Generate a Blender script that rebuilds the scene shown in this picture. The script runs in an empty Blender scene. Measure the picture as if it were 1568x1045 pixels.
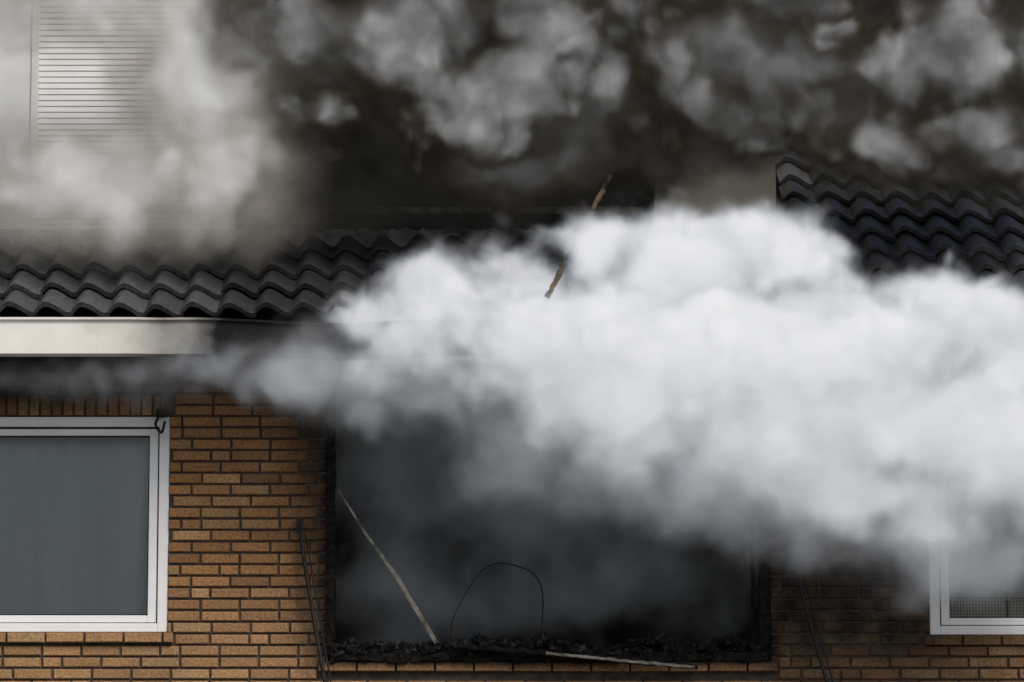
import bpy, bmesh, math, random
from mathutils import Vector, Quaternion, noise as mn
random.seed(7)
R=random.random
def U(a,b): return a+(b-a)*R()
scene=bpy.context.scene
# ------------------------------------------------------------------ survey helper
# photo elevation -> metres on the facade (y=0), camera stands 22 m away at eye height
D=22.0; CZ=1.7; TILT=math.atan((5.0-CZ)/D); S=5.6/1568; DC=math.hypot(D,5.0-CZ)
def P(px,py,y=0.0):
    a=TILT+math.atan((522-py)*S/DC)
    z0=CZ+D*math.tan(a); x0=(px-784)*S
    k=(D+y)/D
    return Vector((x0*k,y,CZ+(z0-CZ)*k))
def X(px,y=0): return P(px,522,y).x
def Z(py,y=0): return P(784,py,y).z

# ------------------------------------------------------------------ materials
def mat_new(name):
    m=bpy.data.materials.new(name); m.use_nodes=True
    nt=m.node_tree; nt.nodes.clear()
    return m,nt,nt.nodes,nt.links
def simple(name,c1,c2,rough=0.6,scale=8,bump=0.2,bscale=40,metal=0,spec=0.4,stretch=(1,1,1),detail=6,lo=0.35,hi=0.65):
    m,nt,n,l=mat_new(name)
    o=n.new('ShaderNodeOutputMaterial'); b=n.new('ShaderNodeBsdfPrincipled')
    tc=n.new('ShaderNodeTexCoord'); mp=n.new('ShaderNodeMapping'); mp.inputs['Scale'].default_value=stretch
    t=n.new('ShaderNodeTexNoise'); t.inputs['Scale'].default_value=scale; t.inputs['Detail'].default_value=detail
    r=n.new('ShaderNodeValToRGB'); r.color_ramp.elements[0].position=lo; r.color_ramp.elements[1].position=hi
    r.color_ramp.elements[0].color=(*c1,1); r.color_ramp.elements[1].color=(*c2,1)
    l.new(tc.outputs['Object'],mp.inputs[0]); l.new(mp.outputs[0],t.inputs['Vector']); l.new(t.outputs['Fac'],r.inputs[0])
    l.new(r.outputs[0],b.inputs['Base Color'])
    t2=n.new('ShaderNodeTexNoise'); t2.inputs['Scale'].default_value=bscale; t2.inputs['Detail'].default_value=5
    l.new(mp.outputs[0],t2.inputs['Vector'])
    bp=n.new('ShaderNodeBump'); bp.inputs['Strength'].default_value=bump; bp.inputs['Distance'].default_value=0.01
    l.new(t2.outputs['Fac'],bp.inputs['Height']); l.new(bp.outputs[0],b.inputs['Normal'])
    b.inputs['Roughness'].default_value=rough; b.inputs['Metallic'].default_value=metal
    b.inputs['Specular IOR Level'].default_value=spec
    l.new(b.outputs[0],o.inputs[0])
    return m
def attr_mat(name,rough=0.8,nscale=60,bump=0.5,spec=0.3,vary=0.35,bdist=0.006,soot_col=(0.006,0.005,0.005)):
    """colour attribute 'col' = own colour, 'soot' = amount of soot"""
    m,nt,n,l=mat_new(name)
    o=n.new('ShaderNodeOutputMaterial'); b=n.new('ShaderNodeBsdfPrincipled')
    a=n.new('ShaderNodeAttribute'); a.attribute_name='col'
    s=n.new('ShaderNodeAttribute'); s.attribute_name='soot'
    tc=n.new('ShaderNodeTexCoord')
    t=n.new('ShaderNodeTexNoise'); t.inputs['Scale'].default_value=nscale; t.inputs['Detail'].default_value=6
    l.new(tc.outputs['Object'],t.inputs['Vector'])
    mr=n.new('ShaderNodeMapRange'); mr.inputs['From Min'].default_value=0.3; mr.inputs['From Max'].default_value=0.7
    mr.inputs['To Min'].default_value=1-vary; mr.inputs['To Max'].default_value=1+vary
    l.new(t.outputs['Fac'],mr.inputs[0])
    vm=n.new('ShaderNodeVectorMath'); vm.operation='SCALE'; l.new(a.outputs['Color'],vm.inputs[0]); l.new(mr.outputs[0],vm.inputs['Scale'])
    t3=n.new('ShaderNodeTexNoise'); t3.inputs['Scale'].default_value=9; t3.inputs['Detail'].default_value=7
    l.new(tc.outputs['Object'],t3.inputs['Vector'])
    ma=n.new('ShaderNodeMath'); ma.operation='MULTIPLY_ADD'; ma.inputs[1].default_value=0.6; ma.inputs[2].default_value=-0.3
    l.new(t3.outputs['Fac'],ma.inputs[0])
    ad=n.new('ShaderNodeMath'); ad.operation='ADD'; l.new(ma.outputs[0],ad.inputs[0]); l.new(s.outputs['Fac'],ad.inputs[1]); ad.use_clamp=True
    mu=n.new('ShaderNodeMath'); mu.operation='MULTIPLY'; l.new(ad.outputs[0],mu.inputs[0])
    gt=n.new('ShaderNodeMapRange'); gt.inputs['From Max'].default_value=0.15; l.new(s.outputs['Fac'],gt.inputs[0]); l.new(gt.outputs[0],mu.inputs[1])
    mx=n.new('ShaderNodeMix'); mx.data_type='RGBA'; l.new(mu.outputs[0],mx.inputs['Factor'])
    l.new(vm.outputs[0],mx.inputs['A']); mx.inputs['B'].default_value=(*soot_col,1)
    l.new(mx.outputs['Result'],b.inputs['Base Color'])
    bp=n.new('ShaderNodeBump'); bp.inputs['Strength'].default_value=bump; bp.inputs['Distance'].default_value=bdist
    l.new(t.outputs['Fac'],bp.inputs['Height']); l.new(bp.outputs[0],b.inputs['Normal'])
    b.inputs['Roughness'].default_value=rough; b.inputs['Specular IOR Level'].default_value=spec
    l.new(b.outputs[0],o.inputs[0]); return m

M_brick=attr_mat('brick_clay',0.85,70,0.8,0.2)
M_mortar=simple('mortar',(0.035,0.026,0.018),(0.075,0.055,0.036),0.95,20,0.4)
M_tile=attr_mat('roof_tile_glaze',0.6,45,0.45,0.3,0.45,0.004)
M_white=simple('white_paint',(0.78,0.79,0.79),(0.86,0.86,0.84),0.4,3,0.05,30)
M_char=simple('charred_wood',(0.003,0.003,0.003),(0.014,0.013,0.012),0.8,30,1.0,60,spec=.12)
M_deb=simple('charred_rubble',(0.003,0.003,0.003),(0.06,0.058,0.055),0.7,25,1.0,60,spec=.2,lo=.52,hi=.78)
M_black=simple('black_metal',(0.008,0.008,0.008),(0.02,0.018,0.016),0.5,30,0.2,spec=.2)
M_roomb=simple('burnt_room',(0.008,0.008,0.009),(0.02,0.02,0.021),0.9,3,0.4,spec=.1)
M_room=simple('room_wall',(0.10,0.11,0.12),(0.13,0.14,0.15),0.9,3,0.1)
M_curt=simple('curtain_cloth',(0.33,0.375,0.41),(0.39,0.435,0.47),0.95,2.0,0.1,stretch=(3,1,.4))
M_blind=simple('roller_blind',(0.40,0.41,0.41),(0.46,0.47,0.46),0.9,3,0.05)
M_cream=simple('cream_panel',(0.72,0.63,0.50),(0.82,0.74,0.61),0.8,3,0.1)
M_lead=simple('lead_flashing',(0.05,0.05,0.053),(0.28,0.28,0.28),0.5,10,0.5)
M_grayp=simple('ash_wood',(0.27,0.25,0.21),(0.06,0.055,0.045),0.8,14,0.5)
M_wood=simple('scorched_timber',(0.105,0.07,0.038),(0.012,0.010,0.008),0.8,9,0.5,lo=.38,hi=.6)
M_red=simple('dark_red_board',(0.14,0.012,0.015),(0.2,0.02,0.02),0.6,5,0.1)
M_pole=simple('galvanised_pole',(0.25,0.26,0.27),(0.4,0.4,0.42),0.4,20,0.1,metal=0.3)
M_asph=simple('asphalt',(0.04,0.04,0.042),(0.065,0.065,0.065),0.9,30,0.5,200)
M_pave=simple('paving',(0.18,0.17,0.16),(0.25,0.24,0.22),0.9,12,0.3)
M_basket=simple('wicker',(0.35,0.34,0.30),(0.5,0.48,0.44),0.8,30,0.3)
def fascia_mat():
    m=simple('fascia_paint',(0.72,0.69,0.62),(0.85,0.83,0.78),0.6,2.5,0.05,spec=.15)
    nt=m.node_tree;n=nt.nodes;l=nt.links
    b=[x for x in n if x.type=='BSDF_PRINCIPLED'][0]; src=b.inputs['Base Color'].links[0].from_socket
    tc=[x for x in n if x.type=='TEX_COORD'][0]
    sp=n.new('ShaderNodeSeparateXYZ'); l.new(tc.outputs['Object'],sp.inputs[0])
    t=n.new('ShaderNodeTexNoise'); t.inputs['Scale'].default_value=4; t.inputs['Detail'].default_value=7; l.new(tc.outputs['Object'],t.inputs['Vector'])
    ma=n.new('ShaderNodeMath'); ma.operation='MULTIPLY_ADD'; l.new(t.outputs['Fac'],ma.inputs[0]); ma.inputs[1].default_value=0.7; l.new(sp.outputs['X'],ma.inputs[2])
    mr=n.new('ShaderNodeMapRange'); mr.inputs['From Min'].default_value=X(150)+.35; mr.inputs['From Max'].default_value=X(350)+.35
    l.new(ma.outputs[0],mr.inputs[0])
    mx=n.new('ShaderNodeMix'); mx.data_type='RGBA'; l.new(mr.outputs[0],mx.inputs['Factor']); l.new(src,mx.inputs['A']); mx.inputs['B'].default_value=(0.008,0.007,0.006,1)
    l.new(mx.outputs['Result'],b.inputs['Base Color']); return m
M_fascia=fascia_mat()
def glass():
    m,nt,n,l=mat_new('window_glass')
    o=n.new('ShaderNodeOutputMaterial'); g=n.new('ShaderNodeBsdfGlossy'); g.inputs['Roughness'].default_value=0.03
    t=n.new('ShaderNodeBsdfTransparent'); t.inputs[0].default_value=(0.85,0.9,0.9,1)
    f=n.new('ShaderNodeFresnel'); f.inputs[0].default_value=1.6; mx=n.new('ShaderNodeMixShader')
    l.new(f.outputs[0],mx.inputs[0]); l.new(t.outputs[0],mx.inputs[1]); l.new(g.outputs[0],mx.inputs[2]); l.new(mx.outputs[0],o.inputs[0]); return m
M_glass=glass()

# ------------------------------------------------------------------ mesh helpers
def empty(name):
    e=bpy.data.objects.new(name,None); scene.collection.objects.link(e); return e
def mobj(name,verts,faces,mat,parent=None,smooth=False):
    me=bpy.data.meshes.new(name); me.from_pydata([tuple(v) for v in verts],[],faces); me.update()
    me.materials.append(mat)
    if smooth: me.polygons.foreach_set('use_smooth',[True]*len(me.polygons))
    ob=bpy.data.objects.new(name,me); scene.collection.objects.link(ob)
    if parent: ob.parent=parent
    return ob
def boxgeo(V,F,x0,x1,y0,y1,z0,z1):
    b=len(V)
    V+=[(x0,y0,z0),(x1,y0,z0),(x1,y1,z0),(x0,y1,z0),(x0,y0,z1),(x1,y0,z1),(x1,y1,z1),(x0,y1,z1)]
    F+=[(b,b+3,b+2,b+1),(b+4,b+5,b+6,b+7),(b,b+1,b+5,b+4),(b+1,b+2,b+6,b+5),(b+2,b+3,b+7,b+6),(b+3,b,b+4,b+7)]
def boxes(name,lst,mat,parent=None,bevel=0.0):
    V=[];F=[]
    for q in lst: boxgeo(V,F,*q)
    ob=mobj(name,V,F,mat,parent)
    if bevel:
        md=ob.modifiers.new('b','BEVEL'); md.width=bevel; md.segments=2
    return ob
def tube(name,pts,rad,mat,parent=None,seg=8,square=False):
    V=[];F=[]
    pts=[Vector(p) for p in pts]
    if square: seg=4
    for i,p in enumerate(pts):
        t=(pts[min(i+1,len(pts)-1)]-pts[max(i-1,0)]).normalized()
        a=t.cross(Vector((0,1,0))); a=a.normalized() if a.length>.01 else Vector((1,0,0)); b=t.cross(a)
        r=rad[i] if isinstance(rad,(list,tuple)) else rad
        for k in range(seg):
            th=2*math.pi*(k+.5)/seg
            V.append(p+a*math.cos(th)*r+b*math.sin(th)*r)
    for i in range(len(pts)-1):
        for k in range(seg):
            F.append((i*seg+k,i*seg+(k+1)%seg,(i+1)*seg+(k+1)%seg,(i+1)*seg+k))
    F.append(tuple(range(seg))[::-1]); F.append(tuple((len(pts)-1)*seg+k for k in range(seg)))
    return mobj(name,V,F,mat,parent,smooth=not square)
def curve_pts(pts,n=8):
    out=[];p=[Vector(q) for q in pts]
    for i in range(len(p)-1):
        a=p[max(i-1,0)];b=p[i];c=p[i+1];d=p[min(i+2,len(p)-1)]
        for k in range(n):
            t=k/n
            out.append(.5*((2*b)+(-a+c)*t+(2*a-5*b+4*c-d)*t*t+(-a+3*b-3*c+d)*t**3))
    out.append(p[-1]); return out

house=empty('brick_house')
W1=(X(262)-2.1,X(262),Z(968),Z(637))
WB=(X(500),X(1177),Z(1012),Z(600))
W2=(X(1417),X(1417)+2.1,Z(972),Z(637))
G1=(-3.4,-1.2,0.8,2.2); G2=(1.9,3.8,0.8,2.2); DR=(0.2,1.2,0.02,2.2)
OPEN=[W1,WB,W2,G1,G2,DR]
HX0,HX1=-5.2,5.6; WTOP=5.12
def soot_at(x,z):
    cx0,cx1,cz0,cz1=WB
    dx=max(cx0-x,0,x-cx1); dz=max(cz0-z,0,z-cz1)
    s=0
    if z<cz1+1 and z>cz0-.03: s=max(0,1-dx/ (0.13+0.30*max(0,(z-cz0)/(cz1-cz0))))*1.0
    top=Z(635)+0.05*math.sin(x*3)
    s=max(s,min(1,max(0,(z-top)/0.16))* (0.85 if x<W1[1]+.05 else 1.0))
    s=max(s,.10+.24*mn.noise(Vector((x*2.3,z*2.3,5))))
    if x>cx1 and x<W2[1]:
        t=min(1,max(0,(x-X(1400))/.3)); q=.88-.33*t
        if z<cz0+.12: q-=.30*min(1,(cz0+.12-z)/.15)
        s=max(s,q)
    if z<cz0 and cx0<x<cx1: s=max(s,0.7*(1-dz/0.07))
    return max(0,min(1,s))
BV=[];BF=[];BC=[];BS=[]
def brick(x0,x1,z0,z1,yo=0.0,base=None):
    if x1-x0<0.012: return
    j=lambda a: U(-a,a)
    yo=yo+U(-0.002,0.003); c=0.004
    b=len(BV)
    pts=[(x0,.10,z0),(x1,.10,z0),(x1,.10,z1),(x0,.10,z1),
         (x0,yo+c,z0),(x1,yo+c,z0),(x1,yo+c,z1),(x0,yo+c,z1),
         (x0+c+j(.001),yo,z0+c+j(.001)),(x1-c,yo+j(.001),z0+c+j(.0015)),(x1-c+j(.001),yo,z1-c+j(.0015)),(x0+c,yo+j(.001),z1-c+j(.001))]
    BV.extend(pts)
    for q in [(0,1,5,4),(1,2,6,5),(2,3,7,6),(3,0,4,7),(4,5,9,8),(5,6,10,9),(6,7,11,10),(7,4,8,11),(8,9,10,11)]:
        BF.append(tuple(b+i for i in q))
    r=R(); z=z0
    tone=U(0.80,1.12)
    if r<0.06: col=(0.23,0.122,0.056)
    elif r<0.24: col=(0.35,0.21,0.097)
    else: col=(0.31,0.161,0.066)
    pale=max(0,min(1,(Z(880)-z)/0.35))*0.3
    col=tuple((a*(1-pale)+b2*pale)*tone for a,b2 in zip(col,(0.38,0.26,0.15)))
    for p in pts:
        BC.append((*col,1)); BS.append(soot_at(p[0],p[2]))
def subtract(x0,x1,cuts):
    seg=[(x0,x1)]
    for a,b in cuts:
        ns=[]
        for s,e in seg:
            if b<=s or a>=e: ns.append((s,e)); continue
            if a>s: ns.append((s,a))
            if b<e: ns.append((b,e))
        seg=ns
    return seg
CH=0.0625;JT=0.013
zbase=W1[2]-CH*math.floor(W1[2]/CH)
row=0; z=zbase-CH
SOLD=[(w[0]-.02,w[1]+.0,w[3],w[3]+2*CH-.0) for w in (W1,)]
SILL=[(w[0]-.03,w[1]+.03,w[2]-0.055,w[2]) for w in (W1,WB,W2)]
while z<WTOP:
    z0=z;z1=z+CH-JT
    if z0<0: z0=0
    off=(row%2)*0.105+ (0.05 if row%4>1 else 0)+U(-.004,.004)
    cuts=[]
    for o in OPEN+SILL:
        if z1>o[2]+.004 and z0<o[3]-.004: cuts.append((o[0]-(JT if o in SILL else 0),o[1]+(JT if o in SILL else 0)))
    for o in SOLD:
        if z1>o[2]+.01 and z0<o[3]-.02: cuts.append((o[0],o[1]+.01))
    x=HX0-off
    while x<HX1:
        L=0.2 if R()>0.06 else 0.095
        for s,e in subtract(max(x,HX0),min(x+L,HX1),cuts): brick(s,e,z0+U(-.001,.001),min(z1,WTOP)+U(-.001,.001))
        x+=L+JT
    row+=1; z+=CH
for o in SOLD:
    x=o[0]
    while x<o[1]-.04: brick(x,x+.05,o[2]+.008,o[3]-.008); x+=.0615
for o in SILL:
    x=o[0]
    while x<o[1]-.02: brick(x,min(x+.2,o[1]),o[2],o[3]-.004,yo=-.025); x+=.211
bw=mobj('brick_skin',BV,BF,M_brick,house)
ca=bw.data.color_attributes.new('col','FLOAT_COLOR','POINT'); ca.data.foreach_set('color',[c for q in BC for c in q])
sa=bw.data.attributes.new('soot','FLOAT','POINT'); sa.data.foreach_set('value',BS)
xs=sorted({HX0,HX1}|{o[0] for o in OPEN}|{o[1] for o in OPEN}|{-1.0,0,3.0}); zs=sorted({0.0,WTOP}|{o[2] for o in OPEN}|{o[3] for o in OPEN}|{4.6})
V=[];F=[]
for i in range(len(xs)-1):
    for k in range(len(zs)-1):
        cx=(xs[i]+xs[i+1])/2;cz=(zs[k]+zs[k+1])/2
        if any(o[0]<cx<o[1] and o[2]<cz<o[3] for o in OPEN): continue
        b=len(V); V+=[(xs[i],.012,zs[k]),(xs[i+1],.012,zs[k]),(xs[i+1],.012,zs[k+1]),(xs[i],.012,zs[k+1])]; F.append((b,b+1,b+2,b+3))
mobj('mortar_bed',V,F,M_mortar,house)
M_plainbrick=simple('side_brick',(0.22,0.10,0.045),(0.33,0.15,0.06),0.9,12,0.4)
boxes('side_walls',[(HX0,HX0+.2,.102,8,0,5.1),(HX1-.2,HX1,.102,8,0,5.1),(HX0+.2,HX1-.2,7.8,8,0,5.1),(HX0+.2,HX1-.2,.9,1.0,2.5,2.7)],M_plainbrick,house)
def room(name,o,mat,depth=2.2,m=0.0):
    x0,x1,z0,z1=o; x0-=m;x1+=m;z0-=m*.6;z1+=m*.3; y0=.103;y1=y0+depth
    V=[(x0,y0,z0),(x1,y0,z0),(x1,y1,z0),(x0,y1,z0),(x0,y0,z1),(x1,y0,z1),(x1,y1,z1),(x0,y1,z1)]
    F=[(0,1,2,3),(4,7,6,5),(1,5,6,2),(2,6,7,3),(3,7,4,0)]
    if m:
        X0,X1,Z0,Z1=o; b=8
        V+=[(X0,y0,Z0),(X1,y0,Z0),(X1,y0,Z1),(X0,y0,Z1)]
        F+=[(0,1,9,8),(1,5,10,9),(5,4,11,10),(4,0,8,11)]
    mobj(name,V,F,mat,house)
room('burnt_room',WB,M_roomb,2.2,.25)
for i,o in enumerate((W1,W2,G1,G2)): room('room_%d'%i,o,M_room,1.6)
def window(name,o,curtain=M_curt,cut=0.0):
    x0,x1,z0,z1=o; e=empty(name); e.parent=house
    w=.058; wb=.05
    g=.002
    fr=[(x0+g,x0+w,.015,.09,z0+g,z1-g),(x1-w,x1-g,.015,.09,z0+g,z1-g),(x0+w,x1-w,.015,.09,z0+g,z0+wb),(x0+w,x1-w,.015,.09,z1-.055,z1-g)]
    boxes('outer_frame',fr,M_white,e,.004)
    a0,a1,b0,b1=x0+w+.008,x1-w-.008,z0+wb+.006,z1-.055-.012
    s=.046; sy=.032
    sh=[(a0,a0+s,sy,.085,b0,b1),(a1-s,a1,sy,.085,b0,b1),(a0+s,a1-s,sy,.085,b0,b0+.038),(a0+s,a1-s,sy,.085,b1-.036,b1)]
    boxes('sash',sh,M_white,e,.004)
    boxes('gasket',[(x0+w-.004,x0+w+.012,.05,.08,z0+wb,z1-.055),(x1-w-.012,x1-w+.004,.05,.08,z0+wb,z1-.055),(x0+w,x1-w,.05,.08,z0+wb-.004,z0+wb+.009),(x0+w,x1-w,.05,.08,z1-.069,z1-.05)],M_black,e)
    gl=[(a0+s-.004,.06,b0+.03),(a1-s+.004,.06,b0+.03),(a1-s+.004,.06,b1-.03),(a0+s-.004,.06,b1-.03)]
    mobj('glass',gl,[(0,1,2,3)],M_glass,e)
    t=.006;q0,q1,r0,r1=a0+s,a1-s,b0+.038,b1-.036
    boxes('glazing_bead',[(q0,q0+t,.045,.059,r0,r1),(q1-t,q1,.045,.059,r0,r1),(q0+t,q1-t,.045,.059,r0,r0+t),(q0+t,q1-t,.045,.059,r1-t,r1)],M_black,e)
    if curtain:
        V=[];F=[];nx=160;zb=b0+.0+cut
        for k in range(3):
            zz=zb+(b1-zb)*k/2
            for i in range(nx+1):
                xx=a0+(a1-a0)*i/nx
                amp=.005 if curtain is M_curt else .001
                V.append((xx,.15+amp*math.sin(xx*38+2*math.sin(xx*7))+amp*.5*math.sin(xx*91),zz))
        for k in range(2):
            for i in range(nx): F.append((k*(nx+1)+i,k*(nx+1)+i+1,(k+1)*(nx+1)+i+1,(k+1)*(nx+1)+i))
        mobj('curtain',V,F,curtain,e,True)
    return e
window('white_window',W1)
w2=window('white_window_side',W2,curtain=M_blind,cut=.16)
window('ground_window',G1); window('ground_window_b',G2)
L=[];x0=W2[0]+.12
for i in range(34):
    L.append((x0+i*.017,x0+i*.017+.006,.124,.13,Z(950),Z(905)-.0))
for k in range(9):
    L.append((x0,x0+.58,.117,.123,Z(950)+k*.017,Z(950)+k*.017+.006))
boxes('basket_lattice',L,M_basket,w2)
boxes('front_door',[(DR[0]+.01,DR[1]-.01,.04,.085,DR[2],DR[3]-.005)],M_red,house,.004)
x0,x1,z0,z1=WB
def rough_bar(name,a,b,w,d,mat,parent,n=26,amp=.012,seed=0):
    a=Vector(a);b=Vector(b);t=(b-a).normalized(); s=t.cross(Vector((0,1,0))).normalized(); u=Vector((0,1,0))
    V=[];F=[];ring=[(-1,-1),(0,-1.05),(1,-1),(1.05,0),(1,1),(0,1),(-1,1),(-1.05,0)]
    for i in range(n+1):
        p=a.lerp(b,i/n)
        for k,(e,f) in enumerate(ring):
            q=p+s*e*w/2+u*f*d/2
            nn=mn.noise_vector(q*22+Vector((seed,0,0)))*amp+mn.noise_vector(q*60)*amp*.5
            V.append(q+nn)
    for i in range(n):
        for k in range(8): F.append((i*8+k,i*8+(k+1)%8,(i+1)*8+(k+1)%8,(i+1)*8+k))
    F.append(tuple(range(8))[::-1]);F.append(tuple(n*8+k for k in range(8)))
    return mobj(name,V,F,mat,parent)
rough_bar('burnt_frame_left',(x0+.025,.05,z0),(x0+.02,.05,z1),.055,.06,M_char,house,60,.014,1)
rough_bar('burnt_frame_right',(x1-.03,.05,z0),(x1-.03,.05,z1),.06,.06,M_char,house,60,.014,2)
rough_bar('burnt_inner_right',(x1-.09,.08,z0),(x1-.095,.08,z0+.75),.018,.03,M_char,house,40,.008,5)
rough_bar('burnt_frame_top',(x0,.05,z1-.03),(x1,.05,z1-.03),.06,.06,M_char,house,60,.014,3)
rough_bar('burnt_sill',(x0+.03,.03,z0+.02),(x1-.02,.03,z0+.022),.05,.13,M_char,house,160,.014,4)
V=[];F=[]
for i in range(1400):
    t=R(); dens=.45+.55*math.exp(-((t-.3)/.22)**2)
    if R()>dens: continue
    cx=x0+.03+(x1-x0-.06)*t; h=.02+.16*max(0,mn.noise(Vector((cx*3.1,4,0)))+.28)
    cz=z0+.03+U(0,h); cy=U(-.04,.1); s=U(.005,.026)
    bm_=[Vector((a,b,c)) for a in(-1,1) for b in(-1,1) for c in(-1,1)]
    ax=Vector((U(-1,1),U(-1,1),U(-1,1))).normalized()
    q=Quaternion(ax,U(0,3)); sc=(s*U(.6,2.4),s,s*U(.4,1))
    b=len(V)
    for p in bm_:
        p=Vector((p.x*sc[0]*U(.6,1.1),p.y*sc[1]*U(.6,1.1),p.z*sc[2]*U(.6,1.1))); V.append(q@p+Vector((cx,cy,cz)))
    F+=[tuple(b+i for i in f) for f in [(0,1,3,2),(4,6,7,5),(0,4,5,1),(2,3,7,6),(0,2,6,4),(1,5,7,3)]]
mobj('charred_debris',V,F,M_deb)
rough_bar('fallen_board',P(700,988,-.08),P(1065,1021,-.09),.024,.05,M_char,None,60,.008,8)
rough_bar('fallen_board.001',P(835,1000,-.13),P(1060,1022,-.12),.014,.03,M_grayp,None,40,.006,9)
tube('leaning_batten',[P(520,750,.06),P(560,815,.03),P(607,880,0),P(670,985,-.03)],[.007,.011,.016,.017],M_grayp,None,square=True)
wp=curve_pts([P(690,985,.02),P(694,950,.02),P(712,912,.02),P(733,879,.02),P(752,865,.02),P(772,862,.02),P(796,868,.02),P(815,877,.02),P(828,897,.02),P(831,925,.02),P(830,955,.02),P(834,995,.02)])
tube('bent_wire',wp,[.0022+.0026*min(1,i/50) for i in range(len(wp))],M_black)
def arm(pts,name='awning_arm'):
    e=empty(name)
    tube('rod',[P(*p) for p in pts],.0115,M_black,e)
    tube('rod_thin',[P(p[0]+9,p[1]+(16 if i==0 else 0),p[2]+.02) for i,p in enumerate(pts)],.005,M_black,e)
    c=P(*pts[0]); boxes('pivot_bracket',[(c.x-.016,c.x+.016,-.06,.0-.002,c.z-.03,c.z+.03)],M_black,e,.006)
    return e
arm([(461,803,-.05),(467,850,-.07),(484,950,-.12),(502,1050,-.16),(516,1140,-.2)])
arm([(1214,850,-.05),(1226,915,-.08),(1244,985,-.12),(1262,1050,-.16),(1285,1140,-.2)])
e=empty('awning_hook')
tube('hook_rod',curve_pts([P(247,560,-.06),P(248,610,-.07),P(245,635,-.07),P(240,650,-.07),P(249,662,-.07),P(254,645,-.06)]),.008,M_black,e)
boxes('hook_bracket',[(X(241),X(254),-.06,-.003,Z(640),Z(628))],M_black,e,.004)
# ------------------------------------------------------------------ eave, gutter
EY=-.47; yg=-.56
gz1=Z(486,yg); gz0=Z(541,yg)
V=[];F=[];prof=[(yg,gz0),(yg,gz1-.02),(yg-.014,gz1-.012),(yg-.014,gz1),(yg+.012,gz1),(yg+.012,gz0+.03),(EY+.03,gz0+.03),(EY+.03,gz0)]
nx=140
for i in range(nx+1):
    x=HX0-.1+(HX1-HX0+.2)*i/nx
    sag=-.02*max(0,min(1,(x-X(230))/.5)) - (.012*math.sin(x*5) if x>X(260) else 0)
    for (y,z) in prof: V.append((x,y,z+sag))
m=len(prof)
for i in range(nx):
    for k in range(m): F.append((i*m+k,i*m+(k+1)%m,(i+1)*m+(k+1)%m,(i+1)*m+k))
mobj('gutter_fascia',V,F,M_fascia,house)
boxes('soffit',[(HX0-.1,HX1+.1,EY+.034,-.002,gz0+.05,gz0+.07),(HX0,HX1,-.001,.099,WTOP+.002,WTOP+.2)],M_char,house)
# ------------------------------------------------------------------ roof tiles
PITCH=math.radians(30); tz=Z(492,EY)
def roofpt(x,s,h):
    return (x,EY+s*math.cos(PITCH)-h*math.sin(PITCH),tz+s*math.sin(PITCH)+h*math.cos(PITCH))
DY=.60
xl,xr=X(-420,DY),X(1190,DY)
TWd=.196;TG=.30
V=[];F=[];TC=[];TS=[]
def prof_h(u):
    u=u%1
    return .060*(0.5+0.5*math.cos(2*math.pi*(u-.35+.06*math.sin(2*math.pi*u))))**1.25
NC=int((HX1-HX0+.2)/TWd)
RDG=4.85
nr=int(RDG/TG)
NU=14
SD=(DY-EY)/math.cos(PITCH)
for r in range(nr+1):
    for c in range(NC):
        xa=HX0-.1+c*TWd; s0=r*TG+U(-.010,.010)+(mn.noise(Vector((c*.7,r*2,1)))*.02); lift=U(0,.012); skew=U(-.012,.012)
        if s0>SD-.05 and xl-.05<xa+TWd*.5<xr+.02: continue
        g=U(.65,1.3)*(1.25 if (xa<X(330) or xa>X(1150)) else 1.0); col=(.042*g,.042*g,.043*g)
        if R()<.10: col=tuple(q*1.6 for q in col)
        soot=.5 if (xa>X(330) and xa<X(1000)) else (.12 if xa>X(1000) else 0.0)
        b=len(V)
        rows=[(0,.036-.022,0),(0,.042,1),(.03,.040,1),(TG*.6,.019,1),(TG+.05,.004,1)]
        for (ss,hh,_) in rows:
            for k in range(NU+1):
                u=k/NU
                V.append(roofpt(xa+u*(TWd+.012)+skew*ss, s0+ss, prof_h(u)+hh+lift*(1-ss/TG)))
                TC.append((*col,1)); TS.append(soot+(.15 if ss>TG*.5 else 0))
        w=NU+1
        for a in range(len(rows)-1):
            for k in range(NU): F.append((b+a*w+k,b+a*w+k+1,b+(a+1)*w+k+1,b+(a+1)*w+k))
rt=mobj('roof_tiles',V,F,M_tile,house,True)
ca=rt.data.color_attributes.new('col','FLOAT_COLOR','POINT'); ca.data.foreach_set('color',[c for q in TC for c in q])
sa=rt.data.attributes.new('soot','FLOAT','POINT'); sa.data.foreach_set('value',TS)
rt.modifiers.new('e','EDGE_SPLIT').split_angle=math.radians(50)
a=roofpt(0,0,-.02);b=roofpt(0,RDG,-.02)
V=[(HX0,a[1],a[2]),(HX1,a[1],a[2]),(HX1,b[1],b[2]),(HX0,b[1],b[2]),(HX1,2*b[1]-a[1],a[2]),(HX0,2*b[1]-a[1],a[2])]
mobj('roof_underlay',V,[(0,1,2,3),(3,2,4,5)],M_char,house)
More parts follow.
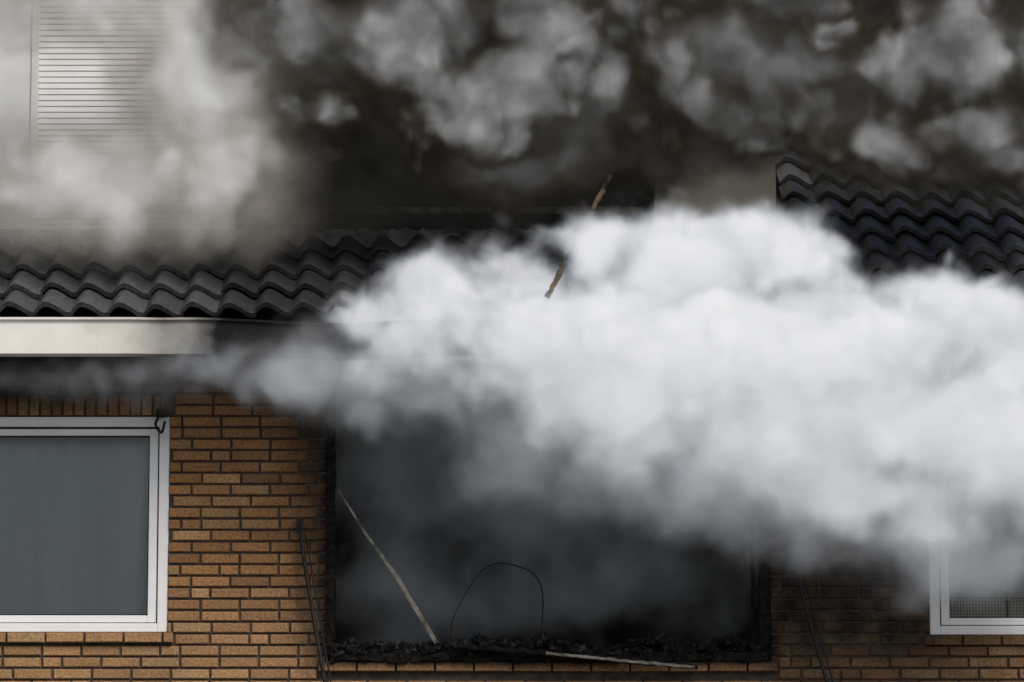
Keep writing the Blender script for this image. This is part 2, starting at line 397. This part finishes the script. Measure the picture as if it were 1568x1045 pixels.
# ------------------------------------------------------------------ dormer
def roofz(y): return tz+(y-EY)*math.tan(PITCH)+.03
db=roofz(DY)
dorm=empty('dormer'); dorm.parent=house
dtop=Z(-70,DY)
boxes('corner_post',[(X(-30,DY),X(50,DY),DY-.03,DY+.03,db,dtop-.02)],M_white,dorm,.006)
boxes('window_trim',[(X(42,DY),X(53,DY),DY-.045,DY-.031,db,dtop-.03)],M_white,dorm,.003)
V=[];F=[]
n=int((dtop-db)/.034)
for (sx0,sx1) in ((X(51,DY),X(358,DY)),(xl,X(-31,DY))):
    for i in range(n):
        za=db+i*.034
        b=len(V); V+=[(sx0,DY+.002,za),(sx1,DY+.002,za),(sx1,DY-.003,za+.006),(sx0,DY-.003,za+.006),(sx1,DY+.002,za+.034),(sx0,DY+.002,za+.034)]
        F+=[(b,b+1,b+2,b+3),(b+3,b+2,b+4,b+5)]
mobj('siding',V,F,M_white,dorm)
boxes('cream_panel',[(X(1003,DY),xr,DY-.02,DY+.05,db-.1,dtop-.02)],M_cream,dorm,.004)
boxes('burnt_post',[(X(985,DY),X(1001,DY),DY-.03,DY+.05,db-.05,dtop-.02),(X(360,DY),X(372,DY),DY-.02,DY+.05,db,dtop-.02)],M_char,dorm)
boxes('dormer_roof',[(xl-.05,xr+.05,DY-.15,3.7,dtop,dtop+.12)],M_char,dorm)
boxes('dormer_fascia',[(xl-.06,xr+.06,DY-.17,DY-.152,dtop-.02,dtop+.14)],M_red,dorm)
boxes('dormer_cheeks',[(xl,xl+.03,DY+.06,3.6,db,dtop-.002),(xr-.03,xr,DY+.052,3.6,db,dtop-.002)],M_cream,dorm)
boxes('dormer_back',[(xl+.04,xr-.04,1.9,1.95,db,dtop-.003)],M_char,dorm)
rough_bar('burnt_rail',P(430,322,DY),P(985,322,DY),.035,.05,M_grayp,dorm,60,.007,11)
rough_bar('burnt_rail_low',P(380,353,DY-.03),P(640,358,DY-.03),.022,.05,M_wood,dorm,60,.007,12)
rough_bar('burnt_mullion',P(690,240,DY+.05),P(690,390,DY+.05),.05,.05,M_char,dorm,20,.01,13)
rough_bar('burnt_mullion_b',P(860,100,DY+.05),P(850,390,DY+.05),.04,.05,M_char,dorm,20,.01,14)
V=[];F=[];nx=220
for k in range(5):
    for i in range(nx+1):
        x=X(-60)+(X(1000)-X(-60))*i/nx
        s=(DY-EY)/math.cos(PITCH)-.02-.03*k
        amp=.018 if x>X(370) else .006
        h=.085+amp*mn.noise(Vector((x*14,k*.9,0)))+amp*.8*mn.noise(Vector((x*35,k*1.5,3)))-.012*k
        h+=.018*math.cos(2*math.pi*((x-HX0+.1)/TWd-.35))*(k/4)
        V.append(roofpt(x,s,h))
for k in range(4):
    for i in range(nx): F.append((k*(nx+1)+i,(k+1)*(nx+1)+i,(k+1)*(nx+1)+i+1,k*(nx+1)+i+1))
mobj('lead_flashing',V,F,M_lead,dorm,True)
rough_bar('charred_timber',P(942,255,-.10),P(838,455,-.90),.024,.035,M_wood,None,40,.011,21)
# ------------------------------------------------------------------ pole, ground
e=empty('metal_pole')
px=X(1562,-.35)
tube('pole_shaft',[(px,-.35,0),(px,-.35,3),(px+.012,-.35,Z(590,-.35))],.0095,M_pole,e)
boxes('pole_clamp',[(px-.016,px+.016,-.372,-.33,Z(862,-.35),Z(852,-.35))],M_black,e,.003)
G=400
mobj('ground',[(-G,-G,0),(G,-G,0),(G,G,0),(-G,G,0)],[(0,1,2,3)],M_asph)
boxes('pavement',[(-30,30,-3.0,-.01,.004,.12)],M_pave)

# ------------------------------------------------------------------ SMOKE (real volumes)
def smoke(name,groups,lo,hi,vox,mat,fades=()):
    vd=bpy.data.volumes.new(name); ob=bpy.data.objects.new(name,vd); scene.collection.objects.link(ob)
    vd.materials.append(mat)
    t=bpy.data.node_groups.new(name+'_gn','GeometryNodeTree')
    t.interface.new_socket('Geometry',in_out='INPUT',socket_type='NodeSocketGeometry')
    t.interface.new_socket('Geometry',in_out='OUTPUT',socket_type='NodeSocketGeometry')
    n=t.nodes;l=t.links
    out=n.new('NodeGroupOutput')
    pos=n.new('GeometryNodeInputPosition').outputs[0]
    def math_(op,a,b=None,c=None,clamp=False):
        q=n.new('ShaderNodeMath'); q.operation=op; q.use_clamp=clamp
        for i,v in enumerate((a,b,c)):
            if v is None: continue
            if isinstance(v,(int,float)): q.inputs[i].default_value=v
            else: l.new(v,q.inputs[i])
        return q.outputs[0]
    def vmath(op,a,b=None,c=None):
        q=n.new('ShaderNodeVectorMath'); q.operation=op
        for i,v in enumerate((a,b,c)):
            if v is None: continue
            if isinstance(v,(tuple,list,Vector)): q.inputs[i].default_value=tuple(v)
            else: l.new(v,q.inputs[i])
        return q
    def noise_(scale,detail,col=False,vec=pos,rough=.55):
        q=n.new('ShaderNodeTexNoise'); q.inputs['Scale'].default_value=scale; q.inputs['Detail'].default_value=detail; q.inputs['Roughness'].default_value=rough
        l.new(vec,q.inputs['Vector']); return q.outputs['Color'] if col else q.outputs['Fac']
    def vor(scale,vec,smooth=.3):
        q=n.new('ShaderNodeTexVoronoi'); q.feature='SMOOTH_F1'; q.inputs['Scale'].default_value=scale; q.inputs['Smoothness'].default_value=smooth
        l.new(vec,q.inputs['Vector']); return q.outputs['Distance']
    sep=n.new('ShaderNodeSeparateXYZ'); l.new(pos,sep.inputs[0])
    total=None
    for g in groups:
        w=vmath('SUBTRACT',noise_(g.get('wscale',1.8),3,True),(.5,.5,.5)).outputs[0]
        w=vmath('MULTIPLY_ADD',w,(g.get('warp',.25),)*3,pos).outputs[0]
        if 'warp2' in g:   # second, finer curl of the flow
            w2_=vmath('SUBTRACT',noise_(g['warp2'][0],2,True,vec=w),(.5,.5,.5)).outputs[0]
            w=vmath('MULTIPLY_ADD',w2_,(g['warp2'][1],)*3,w).outputs[0]
        acc=None
        for (bx,by,rx,rz,yd,ry) in g['blobs']:
            c=P(bx,by,yd); r=(rx*S,ry,rz*S); iv=(1/r[0],1/r[1],1/r[2]); rm=min(r)
            v=vmath('MULTIPLY_ADD',w,iv,(-c.x*iv[0],-c.y*iv[1],-c.z*iv[2])).outputs[0]
            ln=vmath('LENGTH',v).outputs['Value']
            d=math_('MULTIPLY_ADD',ln,rm,-rm)
            acc=d if acc is None else math_('SMOOTH_MIN',acc,d,g.get('k',.10))
        for (sc,am) in g['vor']:
            acc=math_('ADD',acc,math_('MULTIPLY_ADD',vor(sc,w),am,-am*.55))
        for (sc,det,am) in g['noise']:
            acc=math_('ADD',acc,math_('MULTIPLY_ADD',noise_(sc,det,vec=w,rough=.62),am,-am*.5))
        e=g['edge']
        mr=n.new('ShaderNodeMapRange'); mr.interpolation_type='SMOOTHSTEP'
        l.new(acc,mr.inputs[0]); mr.inputs['From Min'].default_value=g.get('infl',.03); mr.inputs['To Min'].default_value=0; mr.inputs['To Max'].default_value=g['dens']
        if isinstance(e,tuple):
            er=n.new('ShaderNodeMapRange'); l.new(sep.outputs['Z'],er.inputs[0])
            er.inputs['From Min'].default_value=e[3]; er.inputs['From Max'].default_value=e[1]; er.inputs['To Min'].default_value=-e[2]; er.inputs['To Max'].default_value=-e[0]
            l.new(er.outputs[0],mr.inputs['From Max'])
        else: mr.inputs['From Max'].default_value=-e
        dd=mr.outputs[0]
        if 'dmod' in g:
            sc,a0,a1=g['dmod']
            m2=n.new('ShaderNodeMapRange'); l.new(noise_(sc,4,vec=w),m2.inputs[0]); m2.inputs['From Min'].default_value=.38; m2.inputs['From Max'].default_value=.62
            m2.inputs['To Min'].default_value=a0; m2.inputs['To Max'].default_value=a1
            dd=math_('MULTIPLY',dd,m2.outputs[0])
        total=dd if total is None else math_('ADD' if not g.get('max') else 'MAXIMUM',total,dd)
    for fade in fades:
        fm=n.new('ShaderNodeMapRange'); fm.interpolation_type='SMOOTHSTEP'; l.new(sep.outputs['X'],fm.inputs[0])
        fm.inputs['From Min'].default_value=fade[0]; fm.inputs['From Max'].default_value=fade[1]
        total=math_('MULTIPLY',total,fm.outputs[0])
    total=math_('MAXIMUM',total,0.0015)   # thin ambient haze keeps the grid one simple block
    vc=n.new('GeometryNodeVolumeCube'); l.new(total,vc.inputs['Density'])
    vc.inputs['Min'].default_value=lo; vc.inputs['Max'].default_value=hi
    for i,a in enumerate('XYZ'): vc.inputs['Resolution '+a].default_value=max(8,int((hi[i]-lo[i])/vox))
    sm=n.new('GeometryNodeSetMaterial'); sm.inputs['Material'].default_value=mat
    l.new(vc.outputs[0],sm.inputs[0]); l.new(sm.outputs[0],out.inputs[0])
    md=ob.modifiers.new('smoke','NODES'); md.node_group=t
    return ob
def smoke_mat(name,stops,glow,step=4.0):
    """stops = [(density,colour)]: how sooty the smoke is at a given thickness"""
    m,nt,n,l=mat_new(name)
    o=n.new('ShaderNodeOutputMaterial'); v=n.new('ShaderNodeVolumePrincipled')
    v.inputs['Density Attribute'].default_value=''
    a=n.new('ShaderNodeAttribute'); a.attribute_name='density'
    l.new(a.outputs['Fac'],v.inputs['Density'])
    if len(stops)>1:
        mx=stops[-1][0]
        q=n.new('ShaderNodeMath'); q.operation='DIVIDE'; l.new(a.outputs['Fac'],q.inputs[0]); q.inputs[1].default_value=mx
        r=n.new('ShaderNodeValToRGB'); cr=r.color_ramp
        while len(cr.elements)<len(stops): cr.elements.new(.5)
        for e,(p,c) in zip(cr.elements,stops): e.position=p/mx; e.color=(*c,1)
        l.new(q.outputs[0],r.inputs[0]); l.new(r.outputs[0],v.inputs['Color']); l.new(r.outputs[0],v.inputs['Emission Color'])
    else:
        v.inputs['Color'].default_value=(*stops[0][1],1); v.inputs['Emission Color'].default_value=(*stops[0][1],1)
    mu=n.new('ShaderNodeMath'); mu.operation='MULTIPLY'; l.new(a.outputs['Fac'],mu.inputs[0]); mu.inputs[1].default_value=glow  # smoke emits light by density, standing in for multiple scattering
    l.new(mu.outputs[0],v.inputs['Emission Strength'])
    l.new(v.outputs[0],o.inputs['Volume'])
    m.cycles.volume_step_rate=step
    return m

white=[(610,500,75,55,-.62,.25),(690,470,85,60,-.64,.3),(770,445,75,55,-.65,.3),(790,530,120,80,-.7,.35),(690,540,80,50,-.65,.25),
 (860,505,100,75,-.7,.35),(940,385,55,50,-.7,.25),(1000,430,90,75,-.75,.35),(1110,390,85,74,-.8,.35),(1190,385,78,68,-.8,.3),(1255,410,50,55,-.75,.25),
 (900,600,120,85,-.65,.35),(1050,550,220,125,-.8,.45),(1250,540,200,110,-.8,.4),(1380,545,130,80,-.8,.4),(1475,505,80,70,-.8,.35),(1560,550,80,75,-.8,.35),
 (1010,650,150,80,-.6,.35),(1200,650,200,105,-.7,.4),(1400,650,200,115,-.75,.4),(1530,660,130,140,-.8,.4),(1330,740,150,75,-.6,.3),(1480,765,140,80,-.7,.3),(1620,660,100,160,-.8,.4),(1120,700,120,60,-.5,.3)]
soft=[(650,590,100,60,-.4,.25),(800,660,130,70,-.2,.3),(930,730,180,65,-.2,.3),(1080,750,130,55,-.3,.3),(1230,775,150,85,-.35,.3),(1390,835,150,80,-.4,.3),(520,590,100,50,-.5,.22),(1540,840,120,70,-.5,.28),(500,545,100,50,-.7,.18),(620,545,110,50,-.75,.2)]
tail=[(430,575,120,46,-.6,.17),(340,550,90,36,-.68,.14),(250,570,100,30,-.4,.15),(110,580,120,24,-.25,.12),(560,640,60,40,-.3,.15)]
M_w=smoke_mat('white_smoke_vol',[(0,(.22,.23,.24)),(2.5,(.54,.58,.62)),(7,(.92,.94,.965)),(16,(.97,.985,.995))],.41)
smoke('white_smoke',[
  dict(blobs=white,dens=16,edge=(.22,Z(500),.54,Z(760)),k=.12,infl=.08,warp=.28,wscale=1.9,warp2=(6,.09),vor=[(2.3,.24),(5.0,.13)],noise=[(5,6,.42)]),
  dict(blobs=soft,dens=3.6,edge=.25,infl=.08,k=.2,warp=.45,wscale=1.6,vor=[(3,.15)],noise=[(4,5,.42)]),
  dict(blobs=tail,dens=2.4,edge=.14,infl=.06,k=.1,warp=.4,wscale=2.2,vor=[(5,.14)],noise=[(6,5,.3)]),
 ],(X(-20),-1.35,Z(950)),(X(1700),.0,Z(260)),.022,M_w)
haze=[(650,690,150,170,.35,.35),(800,780,220,160,.4,.35),(640,900,140,90,.4,.3),(1000,780,200,110,.4,.3),(900,880,200,70,.45,.3)]
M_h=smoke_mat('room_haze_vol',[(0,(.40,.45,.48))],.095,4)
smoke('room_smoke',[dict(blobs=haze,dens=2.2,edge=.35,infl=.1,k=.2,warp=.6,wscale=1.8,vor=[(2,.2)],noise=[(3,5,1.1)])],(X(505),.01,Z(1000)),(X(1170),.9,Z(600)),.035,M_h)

dark=[(500,140,150,130,.15,.4),(680,130,190,140,.1,.4),(850,130,180,130,.1,.4),(1020,130,160,90,.1,.4),(1200,120,170,95,.1,.4),(1400,130,200,115,.1,.45),
 (1580,150,150,110,.1,.4),(600,0,350,110,.1,.4),(1000,0,350,120,.1,.4),(1450,0,350,110,.1,.45),(420,200,110,90,.2,.3),(700,240,180,60,.2,.3),(880,240,170,60,.2,.3),(1480,225,230,50,.05,.4),(1320,205,100,36,.1,.35)]
under=[(480,320,180,50,.25,.27),(750,300,180,50,.3,.25),(1500,270,180,34,.2,.33)]
grey=[(760,120,105,90,-.3,.32),(695,195,95,48,-.25,.25),(820,40,90,80,-.3,.32),(1080,70,140,88,-.38,.35),(1200,100,105,82,-.4,.35),(1050,140,85,65,-.3,.3),(1125,180,125,36,-.25,.27),
 (570,60,120,70,-.3,.3),(450,25,130,60,-.3,.3),(1490,195,150,58,-.25,.3),(1490,70,120,90,-.3,.34),(660,5,120,60,-.3,.3),(1370,215,100,44,-.25,.27),(1100,-10,190,60,-.35,.3),(330,50,110,60,-.2,.25),(1370,110,80,70,-.25,.28),(1540,240,90,38,-.25,.22),(930,90,70,60,-.25,.27),(500,160,80,50,-.15,.25)]
pale=[(170,270,250,80,-.05,.35),(320,190,110,140,-.05,.34),(300,110,130,80,.0,.32),(340,255,120,70,-.1,.3),(40,295,150,42,-.1,.3),(230,290,180,46,-.1,.3),(130,-5,290,62,-.15,.34),(280,60,140,60,-.1,.32)]
thin=[(60,335,180,52,.0,.32),(250,340,220,58,.0,.34),(200,10,260,70,-.1,.38),(380,60,140,120,-.1,.38),(390,140,90,160,.0,.34),(420,300,100,60,.0,.3)]
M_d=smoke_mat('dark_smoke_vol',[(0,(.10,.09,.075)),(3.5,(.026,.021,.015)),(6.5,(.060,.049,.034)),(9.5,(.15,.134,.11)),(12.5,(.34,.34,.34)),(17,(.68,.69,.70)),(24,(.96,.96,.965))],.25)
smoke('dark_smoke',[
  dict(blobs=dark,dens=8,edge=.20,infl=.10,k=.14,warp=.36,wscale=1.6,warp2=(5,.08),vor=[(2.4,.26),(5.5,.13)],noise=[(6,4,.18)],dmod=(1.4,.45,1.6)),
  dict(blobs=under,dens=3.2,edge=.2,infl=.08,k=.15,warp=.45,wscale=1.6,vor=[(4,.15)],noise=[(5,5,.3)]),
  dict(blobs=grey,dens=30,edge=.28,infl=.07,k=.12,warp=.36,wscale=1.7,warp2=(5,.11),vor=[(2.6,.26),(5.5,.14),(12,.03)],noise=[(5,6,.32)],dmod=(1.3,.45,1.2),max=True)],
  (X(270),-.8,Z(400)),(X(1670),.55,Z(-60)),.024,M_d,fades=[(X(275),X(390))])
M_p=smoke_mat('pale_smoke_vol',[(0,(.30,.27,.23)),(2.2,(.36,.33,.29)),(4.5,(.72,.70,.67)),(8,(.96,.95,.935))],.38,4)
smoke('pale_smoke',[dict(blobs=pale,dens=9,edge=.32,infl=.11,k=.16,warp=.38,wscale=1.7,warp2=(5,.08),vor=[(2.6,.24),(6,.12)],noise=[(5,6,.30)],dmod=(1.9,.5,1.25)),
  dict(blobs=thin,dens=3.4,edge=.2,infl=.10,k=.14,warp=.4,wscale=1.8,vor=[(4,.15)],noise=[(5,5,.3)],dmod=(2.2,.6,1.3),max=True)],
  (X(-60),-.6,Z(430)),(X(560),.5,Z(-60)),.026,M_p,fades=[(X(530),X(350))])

# ------------------------------------------------------------------ light, camera
w=bpy.data.worlds.new('World'); scene.world=w; w.use_nodes=True
nt=w.node_tree; bg=nt.nodes['Background']; sky=nt.nodes.new('ShaderNodeTexSky'); sky.sky_type='NISHITA'; sky.sun_disc=False
EL=math.radians(50); AZ=math.radians(150)
sky.sun_elevation=EL; sky.sun_rotation=AZ; sky.dust_density=4; sky.air_density=1.0; sky.ozone_density=1
nt.links.new(sky.outputs[0],bg.inputs[0]); bg.inputs[1].default_value=.125
sd=bpy.data.lights.new('sun','SUN'); sd.energy=2.0; sd.angle=math.radians(18); sd.color=(1,.96,.9)
so=bpy.data.objects.new('sun',sd); scene.collection.objects.link(so)
dirv=Vector((math.sin(AZ)*math.cos(EL),math.cos(AZ)*math.cos(EL),math.sin(EL)))
so.rotation_euler=dirv.to_track_quat('Z','Y').to_euler()
cd=bpy.data.cameras.new('camera'); co=bpy.data.objects.new('camera',cd); scene.collection.objects.link(co)
co.location=(0,-D,CZ); co.rotation_euler=(math.pi/2+TILT,0,0); cd.sensor_width=36; cd.lens=36*DC/5.6; cd.clip_end=1500
scene.camera=co
scene.view_settings.view_transform='Standard'
